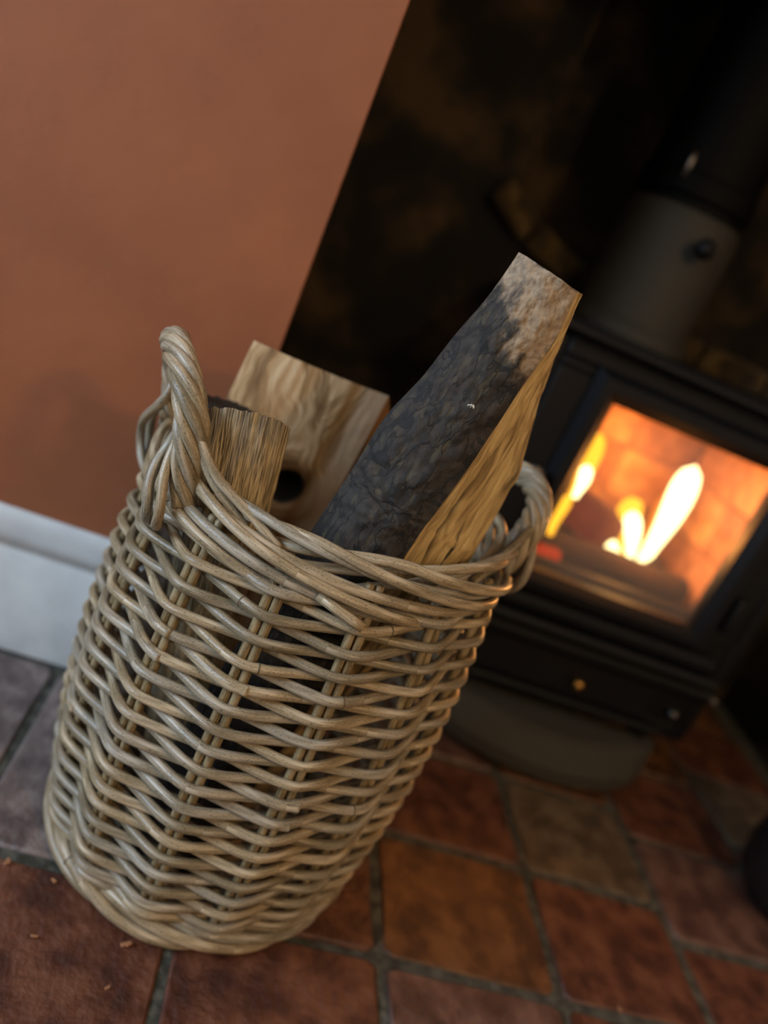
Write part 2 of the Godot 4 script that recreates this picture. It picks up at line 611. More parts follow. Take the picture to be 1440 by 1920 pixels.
	for rg in rings:
		var row := []
		var u := []
		for k in 33:
			var f := k / 32.0
			var bow := sin(f * PI)
			row.append(Vector3(lerpf(-0.215, 0.235, f), rg[0], 0.002 + maxf(0.0, 0.105 * pow(bow, 0.6) + rg[1] * minf(1.0, bow * 2.0))))
			u.append(Vector2(f, rg[0]))
		rows.append(row)
		uvs.append(u)
	for k in rings.size() - 1:
		grid(st, [rows[k], rows[k + 1]], false, [uvs[k], uvs[k + 1]], false, k)
	var cap_row := []
	var und_row := []
	for k in 33:
		cap_row.append(Vector3(rows[5][k].x, 0.088, -0.01))
		und_row.append(Vector3(rows[0][k].x, 0.026, -0.01))
	grid(st, [rows[5], cap_row], false, [uvs[5], uvs[5]], false, 10)
	grid(st, [und_row, rows[0]], false, [uvs[0], uvs[0]], false, 11)
	put("ash_lip", done(st), M.iron_grey, s).set_meta("label", "grey bowed lip below the ash door")
	for x in [-0.2, 0.2]:
		for z in [-0.02, -0.36]:
			st = begin()
			lathe(st, Vector3(x, 0, z), [Vector2(0.0001, 0.0), Vector2(0.024, 0.0), Vector2(0.02, 0.02), Vector2(0.016, 0.06), Vector2(0.024, 0.105)], 16)
			put("foot", done(st), M.iron, s)
	# firebrick lining
	for row in 3:
		for col in 3:
			var bw := 0.165
			put("firebrick", box(Vector3((col - 1) * 0.167, 0.352 + row * 0.104, -0.375), Vector3(bw, 0.102, 0.028), 0.003), M.firebrick[(row * 2 + col) % 4], s)
		for sd in [-1, 1]:
			for d in 2:
				put("firebrick", box(Vector3(sd * 0.242, 0.352 + row * 0.104, -0.1 - d * 0.17), Vector3(0.024, 0.102, 0.168), 0.003), M.firebrick[(row + d + (sd + 1)) % 4], s)
	put("baffle_plate", box(Vector3(0, 0.628, -0.2), Vector3(0.44, 0.014, 0.34), 0.003), M.firebrick[3], s)
	var rt := begin()
	tube(rt, [Vector3(-0.215, 0.325, -0.035), Vector3(0, 0.325, -0.035), Vector3(0.215, 0.325, -0.035)], [0.011, 0.011, 0.011], 10)
	put("log_bar", done(rt), M.iron, s)
	fire(Vector3(0.645, 0, -1.1))
	# flue pipe
	var pz := -0.315
	var px := -0.062
	var f := thing("flue_pipe", "black round flue pipe rising from the stove top with a damper knob", "flue pipe", Vector3(0.645 + px, 0.7, -1.1 + pz))
	st = begin()
	lathe(st, Vector3.ZERO, [Vector2(0.098, 0.21), Vector2(0.098, 0.24), Vector2(0.104, 0.245), Vector2(0.104, 0.275), Vector2(0.098, 0.28), Vector2(0.098, 0.88)], 48, Basis.IDENTITY, true)
	put("pipe", done(st), M.pipe, f)
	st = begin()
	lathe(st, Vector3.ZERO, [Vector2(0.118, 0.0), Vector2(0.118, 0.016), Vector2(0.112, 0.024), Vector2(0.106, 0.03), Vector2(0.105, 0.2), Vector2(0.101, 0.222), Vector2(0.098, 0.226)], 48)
	put("lit_collar", done(st), M.lit_collar, f).set_meta("label", "sleeve round the foot of the flue pipe, coloured paler to stand for light falling on it")
	st = begin()
	lathe(st, Vector3(0.005, 0.175, 0.101), [Vector2(0.0001, 0.046), Vector2(0.010, 0.044), Vector2(0.017, 0.034), Vector2(0.017, 0.026), Vector2(0.008, 0.016), Vector2(0.007, -0.01)], 24, Basis(Vector3.RIGHT, PI / 2))
	put("damper_knob", done(st), M.iron, f)
	st = begin()
	lathe(st, Vector3(-0.066, 0.285, 0.076), [Vector2(0.0001, 0.026), Vector2(0.005, 0.022), Vector2(0.006, 0.0), Vector2(0.005, -0.022), Vector2(0.0001, -0.026)], 14)
	put("pipe_glint", done(st), M.chrome, f)  # small bright piece added as the highlight on the pipe

func flame_mesh(base: Vector3, tip: Vector3, w: float, sway: float, flat := 0.55) -> ArrayMesh:
	var st := begin()
	var rows := []
	var uvs := []
	var ax := tip - base
	var sd := ax.cross(Vector3.BACK).normalized()
	for i in 15:
		var f := i / 14.0
		var r := w * (0.45 + 0.55 * smoothstep(0.0, 0.75, f)) * sqrt(maxf(0.0, 1.0 - pow(maxf(0.0, f - 0.72) / 0.28, 2.2)))
		if i == 14: r = 0.0004
		var c := base + ax * f + sd * sway * sin(f * 5.0) * f
		var row := []
		var uv := []
		for j in 14:
			var a := TAU * j / 14.0
			row.append(c + sd * cos(a) * r + Vector3.BACK * sin(a) * r * flat)
			uv.append(Vector2(0.5, 1.0 - f))
		rows.append(row)
		uvs.append(uv)
	grid(st, rows, true, uvs, false, 0)
	return done(st)

func fire(o: Vector3) -> void:
	var em := func(c: Color, e: float) -> StandardMaterial3D:
		var m := mat(Color(0, 0, 0), 1.0)
		m.emission_enabled = true
		m.emission = c
		m.emission_energy_multiplier = e
		return m
	var white: StandardMaterial3D = em.call(Color(1.0, 0.90, 0.62), 5.0)
	var yellow: StandardMaterial3D = em.call(Color(1.0, 0.70, 0.16), 2.2)
	var orange: StandardMaterial3D = em.call(Color(1.0, 0.52, 0.08), 1.3)
	var ember: StandardMaterial3D = em.call(Color(0.85, 0.22, 0.10), 0.7)
	# burning logs: charred tubes
	var bark := tri(mat(Color(0.22, 0.13, 0.10), 0.95, ntex(61, 0.03, [Color(0.3, 0.25, 0.22), Color.WHITE], [0.3, 0.7], 256)), 8.0)
	bump(bark, grey(62, 0.05, 256), 0.4)
	var glowing: StandardMaterial3D = bark.duplicate()
	glowing.emission_enabled = true
	glowing.emission = Color(0.75, 0.16, 0.08)
	glowing.emission_energy_multiplier = 0.22
	var spots := [[Vector3(-0.20, 0.335, -0.10), Vector3(0.20, 0.33, -0.13), 0.030, "charred log lying along the front of the stove fire"], [Vector3(-0.10, 0.40, -0.30), Vector3(0.02, 0.385, -0.13), 0.042, "reddish glowing log end leaning at the left of the stove fire"], [Vector3(0.16, 0.335, -0.17), Vector3(0.04, 0.345, -0.33), 0.035, "charred log lying at the back right of the stove fire"]]
	for sp in spots:
		var st := begin()
		var pts := []
		var rad := []
		for k in 9:
			pts.append(sp[0].lerp(sp[1], k / 8.0) + Vector3(rng.randf_range(-1, 1), rng.randf_range(-1, 1), 0) * 0.004)
			rad.append(sp[2] * rng.randf_range(0.9, 1.08))
		tube(st, pts, rad, 14, 0.25, 0.0, 0.15)
		var lg := thing("burning_log", sp[3], "log", o)
		put("charred_wood", done(st), glowing if sp[2] > 0.04 else bark, lg)
		for k in 1:
			var q: Vector3 = sp[0].lerp(sp[1], 0.12)
			st = begin()
			lathe(st, q + Vector3(0, sp[2] * 0.25, sp[2] * 0.8), [Vector2(0.0001, 0.008), Vector2(0.009, 0.004), Vector2(0.011, 0.0), Vector2(0.009, -0.004), Vector2(0.0001, -0.008)], 10)
			put("ember", done(st), ember, lg)
	var g := thing("ash_bed", "bed of ash and glowing embers at the foot of the stove fire", "ash", o)
	var st2 := begin()
	var rows := []
	var uvs := []
	var n := nz(63, 18.0, 3)
	for i in 24:
		var row := []
		var uv := []
		for j in 40:
			var x := lerpf(-0.225, 0.225, j / 39.0)
			var z := lerpf(-0.355, -0.045, i / 23.0)
			row.append(Vector3(x, 0.306 + 0.012 * n.get_noise_2d(x, z), z))
			uv.append(Vector2(x, z))
		rows.append(row)
		uvs.append(uv)
	grid(st2, rows, false, uvs, true, 0)
	put("ash", done(st2), tri(mat(Color(0.3, 0.24, 0.2), 1.0, ntex(64, 0.03, [Color(0.3, 0.2, 0.15), Color(1, 0.9, 0.8)], [0.3, 0.7], 256)), 6.0), g).set_meta("kind", "stuff")
	st2 = begin()
	for e in [Vector3(-0.112, 0.335, -0.058), Vector3(-0.095, 0.337, -0.056)]:
		lathe(st2, e, [Vector2(0.0001, 0.013), Vector2(0.012, 0.009), Vector2(0.016, 0.0), Vector2(0.012, -0.009), Vector2(0.0001, -0.012)], 12)
	put("ember", done(st2), ember, g)
	var f := thing("fire", "bright yellow and white flames burning inside the wood stove", "fire", o)
	put("flame", flame_mesh(Vector3(0.128, 0.345, -0.17), Vector3(0.127, 0.552, -0.17), 0.027, 0.006), white, f)
	put("flame", flame_mesh(Vector3(0.092, 0.348, -0.15), Vector3(0.050, 0.438, -0.15), 0.017, 0.004), white, f)
	put("flame", flame_mesh(Vector3(0.085, 0.352, -0.16), Vector3(0.035, 0.455, -0.165), 0.024, -0.005), yellow, f)
	put("flame", flame_mesh(Vector3(0.060, 0.352, -0.14), Vector3(0.000, 0.378, -0.14), 0.018, 0.003), white, f)
	put("flame", flame_mesh(Vector3(-0.094, 0.43, -0.10), Vector3(-0.098, 0.550, -0.10), 0.017, 0.004), yellow, f)
	put("flame", flame_mesh(Vector3(-0.094, 0.435, -0.088), Vector3(-0.096, 0.495, -0.088), 0.012, 0.003), white, f)
	put("flame", flame_mesh(Vector3(-0.100, 0.35, -0.09), Vector3(-0.108, 0.435, -0.09), 0.012, -0.004), yellow, f)
	put("flame", flame_mesh(Vector3(0.165, 0.35, -0.25), Vector3(0.175, 0.50, -0.26), 0.030, -0.008), orange, f)
	put("flame", flame_mesh(Vector3(-0.04, 0.41, -0.20), Vector3(-0.045, 0.455, -0.20), 0.014, 0.003), orange, f)
	for l in [[Vector3(0.09, 0.46, -0.10), 0.07], [Vector3(-0.10, 0.47, -0.09), 0.022], [Vector3(0.05, 0.50, -0.26), 0.035]]:
		var li := OmniLight3D.new()
		li.name = "firelight"
		li.light_color = Color(1.0, 0.62, 0.28)
		li.light_energy = l[1]
		li.light_size = 0.03
		li.omni_range = 8.0
		li.omni_attenuation = 2.0
		li.shadow_enabled = true
		add_child(li, true)
		li.position = o + l[0]

# ---------------------------------------------------------------- basket
const BC := Vector3(0.113, 0, -0.735)
const BH := 0.479
const STEP := deg_to_rad(24.0)
const A0 := deg_to_rad(9.7)

func outer_r(y: float) -> float:
	var t := clampf(y / BH, 0.0, 1.0)
	var r := 0.181 * (1 - t) * (1 - 2 * t) + 4 * 0.206 * t * (1 - t) + 0.184 * t * (2 * t - 1)
	if y < 0.05:
		r -= 0.013 * pow((0.05 - y) / 0.05, 1.6)
	return r

func rc(y: float) -> float:
	return outer_r(y) - 0.0132

func around(a: float, r: float, y: float) -> Vector3:
	return Vector3(r * sin(a), y + 0.05 * r * sin(a) * clampf(y / BH, 0.0, 1.0), r * cos(a))

func cane_piece(called: String, pts: Array, r: float, parent: Node, mi := -1, cap := 0.35, joints := true) -> MeshInstance3D:
	var st := begin()
	var rad := []
	var r0 := r * rng.randf_range(0.93, 1.07)
	var next_node := rng.randi_range(10, 260)
	var nodes := []
	for i in pts.size():
		rad.append(r0 * (1.0 + 0.025 * sin(i * 0.9 + r0 * 9e4)))
		if joints and i == next_node and i < pts.size() - 3 and i > 2:
			rad[i] = r0 * 1.10
			nodes.append(i)
			next_node += rng.randi_range(150, 400)
	tube(st, pts, rad, 10, 0.22, rng.randf() * 5.0, cap)
	var o := put(called, done(st), M.cane[rng.randi() % 6 if mi < 0 else mi], parent)
	for i in nodes:
		var d: Vector3 = (pts[i + 1] - pts[i]).normalized() * 0.0007
		st = begin()
		tube(st, [pts[i] - d, pts[i] + d], [r0 * 1.13, r0 * 1.13], 12, 0.2, 0.0, 0.05)
		put("cane_joint", done(st), M.node, o)
	return o

func spiral_y(m: int) -> float:
	var t := m / 15.0
	return 0.024 + (0.0085 * t if t < 3.5 else 0.0085 * 3.5 + 0.0115 * (t - 3.5))

func basket() -> void:
	var b := thing("log_basket", "round grey brown wicker basket with two twisted handles, filled with split firewood", "basket", BC)
	# stakes in pairs
	for k in 15:
		for s in [-1, 1]:
			var pts := []
			var a: float = A0 + k * STEP + s * deg_to_rad(1.4)
			for i in 20:
				var y := lerpf(0.012, 0.452, i / 19.0)
				pts.append(around(a + rng.randf_range(-0.001, 0.001), rc(y), y))
			var st := begin()
			var rad := []
			for i in 20: rad.append(0.0043)
			tube(st, pts, rad, 8, 0.22, rng.randf() * 4.0)
			put("stake", done(st), M.stake, b)
	# weavers: one long spiral laid in canes of about a turn each, over and under the pairs of stakes
	var n := 0
	var wr := RandomNumberGenerator.new()
	wr.seed = 21
	while spiral_y(n + 8) < 0.430:
		var many: int = [14, 16, 16, 18][wr.randi() % 4]
		var shown := wr.randf() < 0.25   # a few ends show on the outside
		var pts := []
		for q in many + 1 + (1 if shown else 0):
			var m := n + q
			var a := A0 + m * STEP
			var over := 1.0 if m % 2 == 1 else -1.0
			var yy := spiral_y(m) + wr.randf_range(-0.0010, 0.0010)
			var r := rc(clampf(yy, 0.0, BH)) + over * 0.0089 + wr.randf_range(-0.0006, 0.0006)
			var lean := wr.randf_range(-0.0007, 0.0007)
			pts.append(around(a - deg_to_rad(3.4), r, yy - lean))
			pts.append(around(a + deg_to_rad(3.4), r, yy + lean))
		cane_piece("weaver", chaikin(pts, 3), 0.0047, b)
		n += many
	# rolled border: every cane runs up inside, over the top and slants down along the outside
	for k in 15:
		var pts := []
		var a0: float = A0 + k * STEP + rng.randf_range(-0.03, 0.03)
		var prof := [[-2.2, -0.012, 0.440], [-1.2, -0.013, 0.455], [-0.4, -0.010, 0.470], [0.2, -0.002, 0.4765], [0.9, 0.006, 0.4715], [1.8, 0.0115, 0.462], [2.8, 0.0135, 0.451], [3.8, 0.0125, 0.440], [4.6, 0.009, 0.431], [5.2, 0.003, 0.425], [5.6, -0.004, 0.421]]
		var span_k := 0.72 if k % 2 == 0 else 1.22
		var bulge := 0.0035 if k % 2 == 0 else -0.001
		for p in prof:
			var q: float = p[0]
			if q > 0.0: q *= span_k
			pts.append(around(a0 + q * STEP, rc(0.45) + p[1] + bulge * sin(clampf((p[0] + 0.4) / 6.0, 0.0, 1.0) * PI) + rng.randf_range(-0.001, 0.001), p[2] + rng.randf_range(-0.001, 0.001)))
		cane_piece("rim_cane", chaikin(pts, 3), 0.0049, b)
	# foot border: big loops slanting down to the floor
	for k in 11:
		var pts := []
		var big := TAU / 11.0
		var a0: float = A0 + k * big + rng.randf_range(-0.05, 0.05)
		var prof := [[-0.7, -0.010, 0.016], [-0.3, 0.000, 0.027], [0.15, 0.0085, 0.032], [0.6, 0.0105, 0.025], [1.05, 0.009, 0.015], [1.5, 0.005, 0.0075], [1.9, -0.002, 0.0066], [2.3, -0.011, 0.008]]
		for p in prof:
			pts.append(around(a0 + p[0] * big, 0.1725 + p[1] + rng.randf_range(-0.0012, 0.0012), p[2]))
		cane_piece("foot_cane", chaikin(pts, 3), 0.0062, b)
	# woven bottom
	for k in 9:
		var pts := []
		for i in 61:
			var a := TAU * i / 60.0
			pts.append(Vector3((0.016 + k * 0.016) * sin(a), 0.024 + 0.003 * sin(a * 8.0 + k * PI), (0.016 + k * 0.016) * cos(a)))
		cane_piece("bottom_cane", pts, 0.005, b)
	for k in 10:
		var a := PI * k / 10.0
		var d := Vector3(sin(a), 0, cos(a))
		cane_piece("bottom_spoke", [d * -0.16 + Vector3(0, 0.022, 0), Vector3(0, 0.022, 0), d * 0.16 + Vector3(0, 0.022, 0)], 0.004, b)
	# cut cane tips sticking out of the weave
	for e in [[8.6, 0.424, 0.014]]:
		var a := deg_to_rad(e[0])
		var r0 := rc(e[1])
		var pts := [around(a - 0.22, r0 + 0.006, e[1] + 0.012), around(a - 0.12, r0 + 0.012, e[1] + 0.007), around(a - 0.05, r0 + 0.015, e[1] + 0.003), around(a, r0 + 0.017, e[1])]
		cane_piece("cane_tip", pts, 0.0046, b, 3, 0.05)
	handle(b, -75.0)
	handle(b, 105.0)

func handle(b: Node3D, deg: float) -> void:
	var a1 := deg_to_rad(deg + 24.0)
	var a2 := deg_to_rad(deg - 24.0)
	var am := deg_to_rad(deg)
	var h := Node3D.new()
	h.name = "handle" if deg < 0 else "handle_001"
	b.add_child(h)
	h.set_meta("label", "twisted cane handle with crossed tails over the rim" if deg < 0 else "twisted cane handle half hidden behind the leaning log")
	# centre line: an arch from rim to rim leaning outwards
	var centre := []
	for i in 41:
		var f := i / 40.0
		var a := lerpf(a1, a2, 0.5 - 0.5 * cos(f * PI))
		var up := pow(sin(f * PI), 0.62)
		var r := rc(0.45) + 0.005 + 0.019 * up
		centre.append(around(a, r, 0.448 + (0.114 if deg < 0 else 0.074) * up))
	var strands := 6
	for s in strands:
		var pts := []
		var run := 0.0
		for i in 41:
			if i: run += centre[i].distance_to(centre[i - 1])
			var t: Vector3 = (centre[mini(i + 1, 40)] - centre[maxi(i - 1, 0)]).normalized()
			var outw := Vector3(sin(am), 0.15, cos(am))
			var n1 := (outw - t * outw.dot(t)).normalized()
			var n2 := t.cross(n1)
			var ph := TAU * s / strands - run / 0.125 * TAU
			var spread := 0.0086 + 0.0028 * pow(absf(i / 20.0 - 1.0), 1.5)
			pts.append(centre[i] + (n1 * cos(ph) + n2 * sin(ph)) * spread)
		cane_piece("handle_cane", chaikin(pts, 1), 0.0051, h, -1, 0.35, false)
	# tails: canes that leave the rope and wrap the border
	var da := deg_to_rad(1.0)
	var tails := [
		[[0.55, 0.0], [7, 0.012, 0.505], [2, 0.027, 0.474], [-3, 0.030, 0.447], [-1, 0.024, 0.424], [6, 0.006, 0.414]],
		[[0.55, 0.0], [9, 0.014, 0.495], [5, 0.032, 0.466], [1, 0.033, 0.441], [4, 0.022, 0.420], [12, 0.004, 0.410]],
		[[0.55, 0.0], [-8, 0.006, 0.49], [-16, -0.002, 0.478], [-24, -0.006, 0.468], [-32, -0.008, 0.455]],
		[[0.55, 0.0], [-6, 0.004, 0.485], [-13, -0.004, 0.470], [-20, -0.010, 0.456]],
	]
	for end in [0, 1]:
		var ab := a1 if end == 0 else a2
		var sg := -1.0 if end == 0 else 1.0
		for tl in tails:
			var pts := []
			var ci := 7 if end == 0 else 33
			pts.append(centre[ci] + Vector3(0, 0, 0))
			for k in range(1, tl.size()):
				var w: Array = tl[k]
				pts.append(around(ab + sg * w[0] * da, rc(0.45) + w[1] + 0.002, w[2]))
			cane_piece("handle_tail", chaikin(pts, 3), 0.0046, h, -1, 0.35, false)

# ---------------------------------------------------------------- logs
func fibre_tex(sd: int, w: int, h: int, cols: Array, across: float, along: float, knot := Vector3.ZERO, crack := 0.0, seam := false) -> ImageTexture:
	var n1 := nz(sd, 1.0, 4)
	var n2 := nz(sd + 1, 1.0, 3)
	var n3 := nz(sd + 2, 1.0, 2)
	var f := func(u: float, v: float) -> Color:
		var x := u
		var dark := 1.0
		if knot.z > 0.0:
			var d := Vector2((u - knot.x) * 1.0, (v - knot.y) * 0.8)
			var q := exp(-d.length_squared() / (knot.z * knot.z))
			x += q * (u - knot.x) * -0.55 + 0.16 * q
			dark = 1.0 - 0.55 * exp(-d.length_squared() / (knot.z * knot.z * 0.12))
		var slow := n2.get_noise_2d(x * across * 0.16, v * along * 0.5)
		var fine := n1.get_noise_2d(x * across + slow * 0.8, v * along)
		var ring := sin((x * across * 0.55 + slow * 2.2) * TAU) * 0.5
		var t := clampf(0.5 + 0.42 * fine + 0.16 * ring + 0.45 * slow, 0.0, 1.0)
		var c: Color = cols[0].lerp(cols[1], minf(t * 2.0, 1.0)).lerp(cols[2], maxf(0.0, t * 2.0 - 1.0))
		var sp := n3.get_noise_2d(x * across * 2.0, v * along * 4.0)
		if sp > 0.45:
			c = c.darkened(crack * 0.6)
		if seam:
			var su := u - 0.27 - 0.05 * sin(v * 9.0) - 0.02 * slow
			dark *= 1.0 - 0.85 * exp(-pow(su / 0.022, 2.0)) * smoothstep(0.3, 0.42, v)
			var s2 := u - 0.52 - 0.4 * (v - 0.62) + 0.03 * fine
			dark *= 1.0 - 0.7 * exp(-pow(s2 / 0.016, 2.0)) * smoothstep(0.50, 0.58, v)
		return Color(c.r * dark, c.g * dark, c.b * dark)
	return painted(w, h, f)

# sheet of points: rows along the log, columns across; roughened by noise along its normal
func sheet(rows: Array, amp: float, sd: int, fx: float, fy: float, edge := true, ridged := false) -> ArrayMesh:
	var n := nz(sd, 1.0, 4)
	var ni := rows.size()
	var nj: int = rows[0].size()
	var out := []
	var uvs := []
	for i in ni:
		var row := []
		var uv := []
		for j in nj:
			var p: Vector3 = rows[i][j]
			var a: Vector3 = rows[mini(i + 1, ni - 1)][j] - rows[maxi(i - 1, 0)][j]
			var b: Vector3 = rows[i][mini(j + 1, nj - 1)] - rows[i][maxi(j - 1, 0)]
			var nn := b.cross(a).normalized()
			var u := float(j) / (nj - 1)
			var v := float(i) / (ni - 1)
			var k := 1.0
			if edge:
				k = minf(1.0, minf(u, 1.0 - u) * 10.0 + 0.12)
			var h := n.get_noise_2d(u * fx, v * fy)
			if ridged:
				h = 0.5 - 1.6 * absf(n.get_noise_2d(u * fx + 40.0, v * fy)) + 0.5 * h
			row.append(p + nn * h * amp * k)
			uv.append(Vector2(u, v))
		out.append(row)
		uvs.append(uv)
	var st := begin()
	grid(st, out, false, uvs, false, 0)
	return done(st)

func lerp_rows(a: Array, f: float) -> Vector3:
	var x := clampf(f, 0.0, 1.0) * (a.size() - 1)
	var i := mini(int(x), a.size() - 2)
	var p0: Vector3 = a[maxi(i - 1, 0)]
	var p3: Vector3 = a[mini(i + 2, a.size() - 1)]
	return a[i].cubic_interpolate(a[i + 1], p0, p3, x - i)

func logs() -> void:
	big_log()
	slab_log()
	small_log()
	back_log()

func big_log() -> void:
	var Lp := [Vector3(0.1601, 0.7372, -0.670), Vector3(0.1507, 0.6959, -0.6636), Vector3(0.1365, 0.6547, -0.6573), Vector3(0.1241, 0.6124, -0.6509), Vector3(0.1078, 0.5703, -0.6445), Vector3(0.0997, 0.5253, -0.6382), Vector3(0.0953, 0.5026, -0.635), Vector3(0.083, 0.44, -0.632), Vector3(0.050, 0.24, -0.632), Vector3(0.020, 0.05, -0.632)]
	var Mp := [Vector3(0.2132, 0.7275, -0.645), Vector3(0.2118, 0.6855, -0.6368), Vector3(0.2020, 0.6441, -0.6286), Vector3(0.1938, 0.6019, -0.6205), Vector3(0.1850, 0.5591, -0.6123), Vector3(0.1740, 0.5162, -0.6041), Vector3(0.1683, 0.4945, -0.600), Vector3(0.162, 0.43, -0.604), Vector3(0.146, 0.24, -0.624), Vector3(0.115, 0.045, -0.636)]
	var Rp := [Vector3(0.2324, 0.7280, -0.700), Vector3(0.2351, 0.6816, -0.6936), Vector3(0.2403, 0.6334, -0.6873), Vector3(0.2486, 0.5830, -0.6809), Vector3(0.2507, 0.5322, -0.6745), Vector3(0.2459, 0.4814, -0.6682), Vector3(0.2426, 0.4557, -0.665), Vector3(0.228, 0.40, -0.668), Vector3(0.185, 0.22, -0.684), Vector3(0.145, 0.045, -0.690)]
	var base := Vector3(0.08, 0.03, -0.64)
	var o := thing("firewood_log", "tall split log with rough black bark leaning out at the front of the basket", "log", base)
	var barkr := []
	var facer := []
	var backr := []
	var NI := 190
	for i in NI + 1:
		var f := float(i) / NI
		var l := lerp_rows(Lp, f) - base
		var m := lerp_rows(Mp, f) - base
		var r := lerp_rows(Rp, f) - base
		var w := m - l
		var out := w.cross(Vector3(0.19, 0.98, 0)).normalized()
		if out.z < 0: out = -out
		var row := []
		for j in 71:
			var u := j / 70.0
			row.append(l.lerp(m, u) + out * w.length() * 0.235 * (1.0 - pow(absf(2.0 * u - 1.0), 2.2)))
		barkr.append(row)
		row = []
		var fn := (r - m).cross(Vector3(0.19, 0.98, 0)).normalized()
		for j in 45:
			var u := j / 44.0
			var groove := exp(-pow((u - 0.27 - 0.05 * sin(f * 9.0)) / 0.03, 2.0)) * 0.010 * smoothstep(0.25, 0.5, f)
			row.append(m.lerp(r, u) - Vector3(0.55, 0, 0.83) * groove * 1.0 + Vector3(0.5, 0, 0.8) * (0.004 * sin(u * PI) + 0.008 * exp(-pow((u - 0.82) / 0.16, 2.0) - pow((f - 0.385) / 0.035, 2.0))))
		facer.append(row)
		row = []
		for j in 13:
			row.append(r.lerp(l, j / 12.0) + Vector3(0.0, 0, -0.02) * sin(j / 12.0 * PI))
		backr.append(row)
	var b1 := nz(71, 1.0, 5)
	var b2 := nz(72, 1.0, 4)
	var b3 := nz(73, 1.0, 2)
	var b4 := nz(74, 1.0, 4, FastNoiseLite.TYPE_CELLULAR)
	b4.cellular_return_type = FastNoiseLite.RETURN_DISTANCE2_SUB
	b4.fractal_type = FastNoiseLite.FRACTAL_NONE
	var barkf := func(u: float, v: float) -> Color:
		var V := v * 9.0
		var wx := u * 3.0 + 0.5 * b2.get_noise_2d(u * 4.0, V)
		var t := b1.get_noise_2d(u * 7.0, V * 2.2)
		var big := b2.get_noise_2d(u * 2.2 + 7.0, V * 0.8)
		var c := Color(0.075, 0.062, 0.05).lerp(Color(0.235, 0.205, 0.175), clampf(0.45 + 0.9 * t, 0.0, 1.0))
		c = c.lerp(Color(0.17, 0.155, 0.143), clampf(big * 1.6, 0.0, 0.8))
		c = c.lerp(Color(0.19, 0.143, 0.122), clampf(-big * 1.2 - 0.1, 0.0, 0.7))
		var lich := b2.get_noise_2d(u * 9.0 + 30.0, V * 1.4)
		if lich > 0.22 and u < 0.75:
			c = c.lerp(Color(0.30, 0.265, 0.17), clampf((lich - 0.22) * 3.0, 0.0, 0.5))
		var cell := b4.get_noise_2d(wx * 1.5, V * 0.75)
		if cell < -0.93:
			c = c.darkened(0.6)
		var sp := b3.get_noise_2d(u * 60.0, V * 22.0)
		if sp > 0.62:
			c = c.lerp(Color(0.62, 0.58, 0.5), 0.55)
		var wd := Vector2((u - 0.66) * 0.9, (v - 0.318) * 9.0 / 1.1)
		if wd.length() < 0.028 + 0.05 * b1.get_noise_2d(u * 40.0, V * 14.0):
			c = Color(0.85, 0.84, 0.8)
		# bare wood at the worn top
		var edge := 0.085 + 0.10 * smoothstep(0.25, 0.75, u) + 0.06 * b2.get_noise_2d(u * 5.0, V * 2.0)
		var bare := 1.0 - smoothstep(edge - 0.035, edge + 0.045, v)
		var wood := Color(0.53, 0.45, 0.36).lerp(Color(0.62, 0.54, 0.44), clampf(0.5 + b1.get_noise_2d(u * 9.0 + v * 30.0, V * 5.0), 0, 1))
		wood = wood.darkened(0.15 * clampf(2.0 * b1.get_noise_2d(u * 16.0, V * 5.0 + 20.0), 0.0, 1.0))
		return c.lerp(wood, bare)
	var barkt := painted(300, 900, barkf)
	var bm := mat(Color.WHITE, 0.8, barkt)
	bump(bm, barkt, 0.28)
	put("bark", sheet(barkr, 0.0034, 75, 3.0, 15.0), bm, o).set_meta("label", "rough black bark, worn to bare wood at the top")
	var ft := fibre_tex(80, 256, 768, [Color(0.44, 0.35, 0.22), Color(0.72, 0.62, 0.44), Color(0.86, 0.78, 0.60)], 15.0, 5.0, Vector3(0.80, 0.385, 0.11), 0.0, true)
	var fm := mat(Color(1.0, 0.98, 0.93), 0.75, ft)
	bump(fm, ft, 0.3)
	put("split_face", sheet(facer, 0.0035, 81, 14.0, 7.0), fm, o).set_meta("label", "yellow freshly split side of the log")
	put("rear_face", sheet(backr, 0.004, 82, 5.0, 9.0), fm, o)
	for e in [0, NI]:
		var ring: Array = barkr[e] + facer[e].slice(1) + backr[e].slice(1, 12)
		var mid := Vector3.ZERO
		for p in ring: mid += p / ring.size()
		var st := begin()
		for k in ring.size():
			for v in ([mid, ring[k], ring[(k + 1) % ring.size()]] if e == 0 else [mid, ring[(k + 1) % ring.size()], ring[k]]):
				st.set_uv(Vector2(v.x, v.z) * 8.0)
				st.add_vertex(v)
		put("cut_end", done(st), mat(Color(0.50, 0.42, 0.32), 0.85), o)

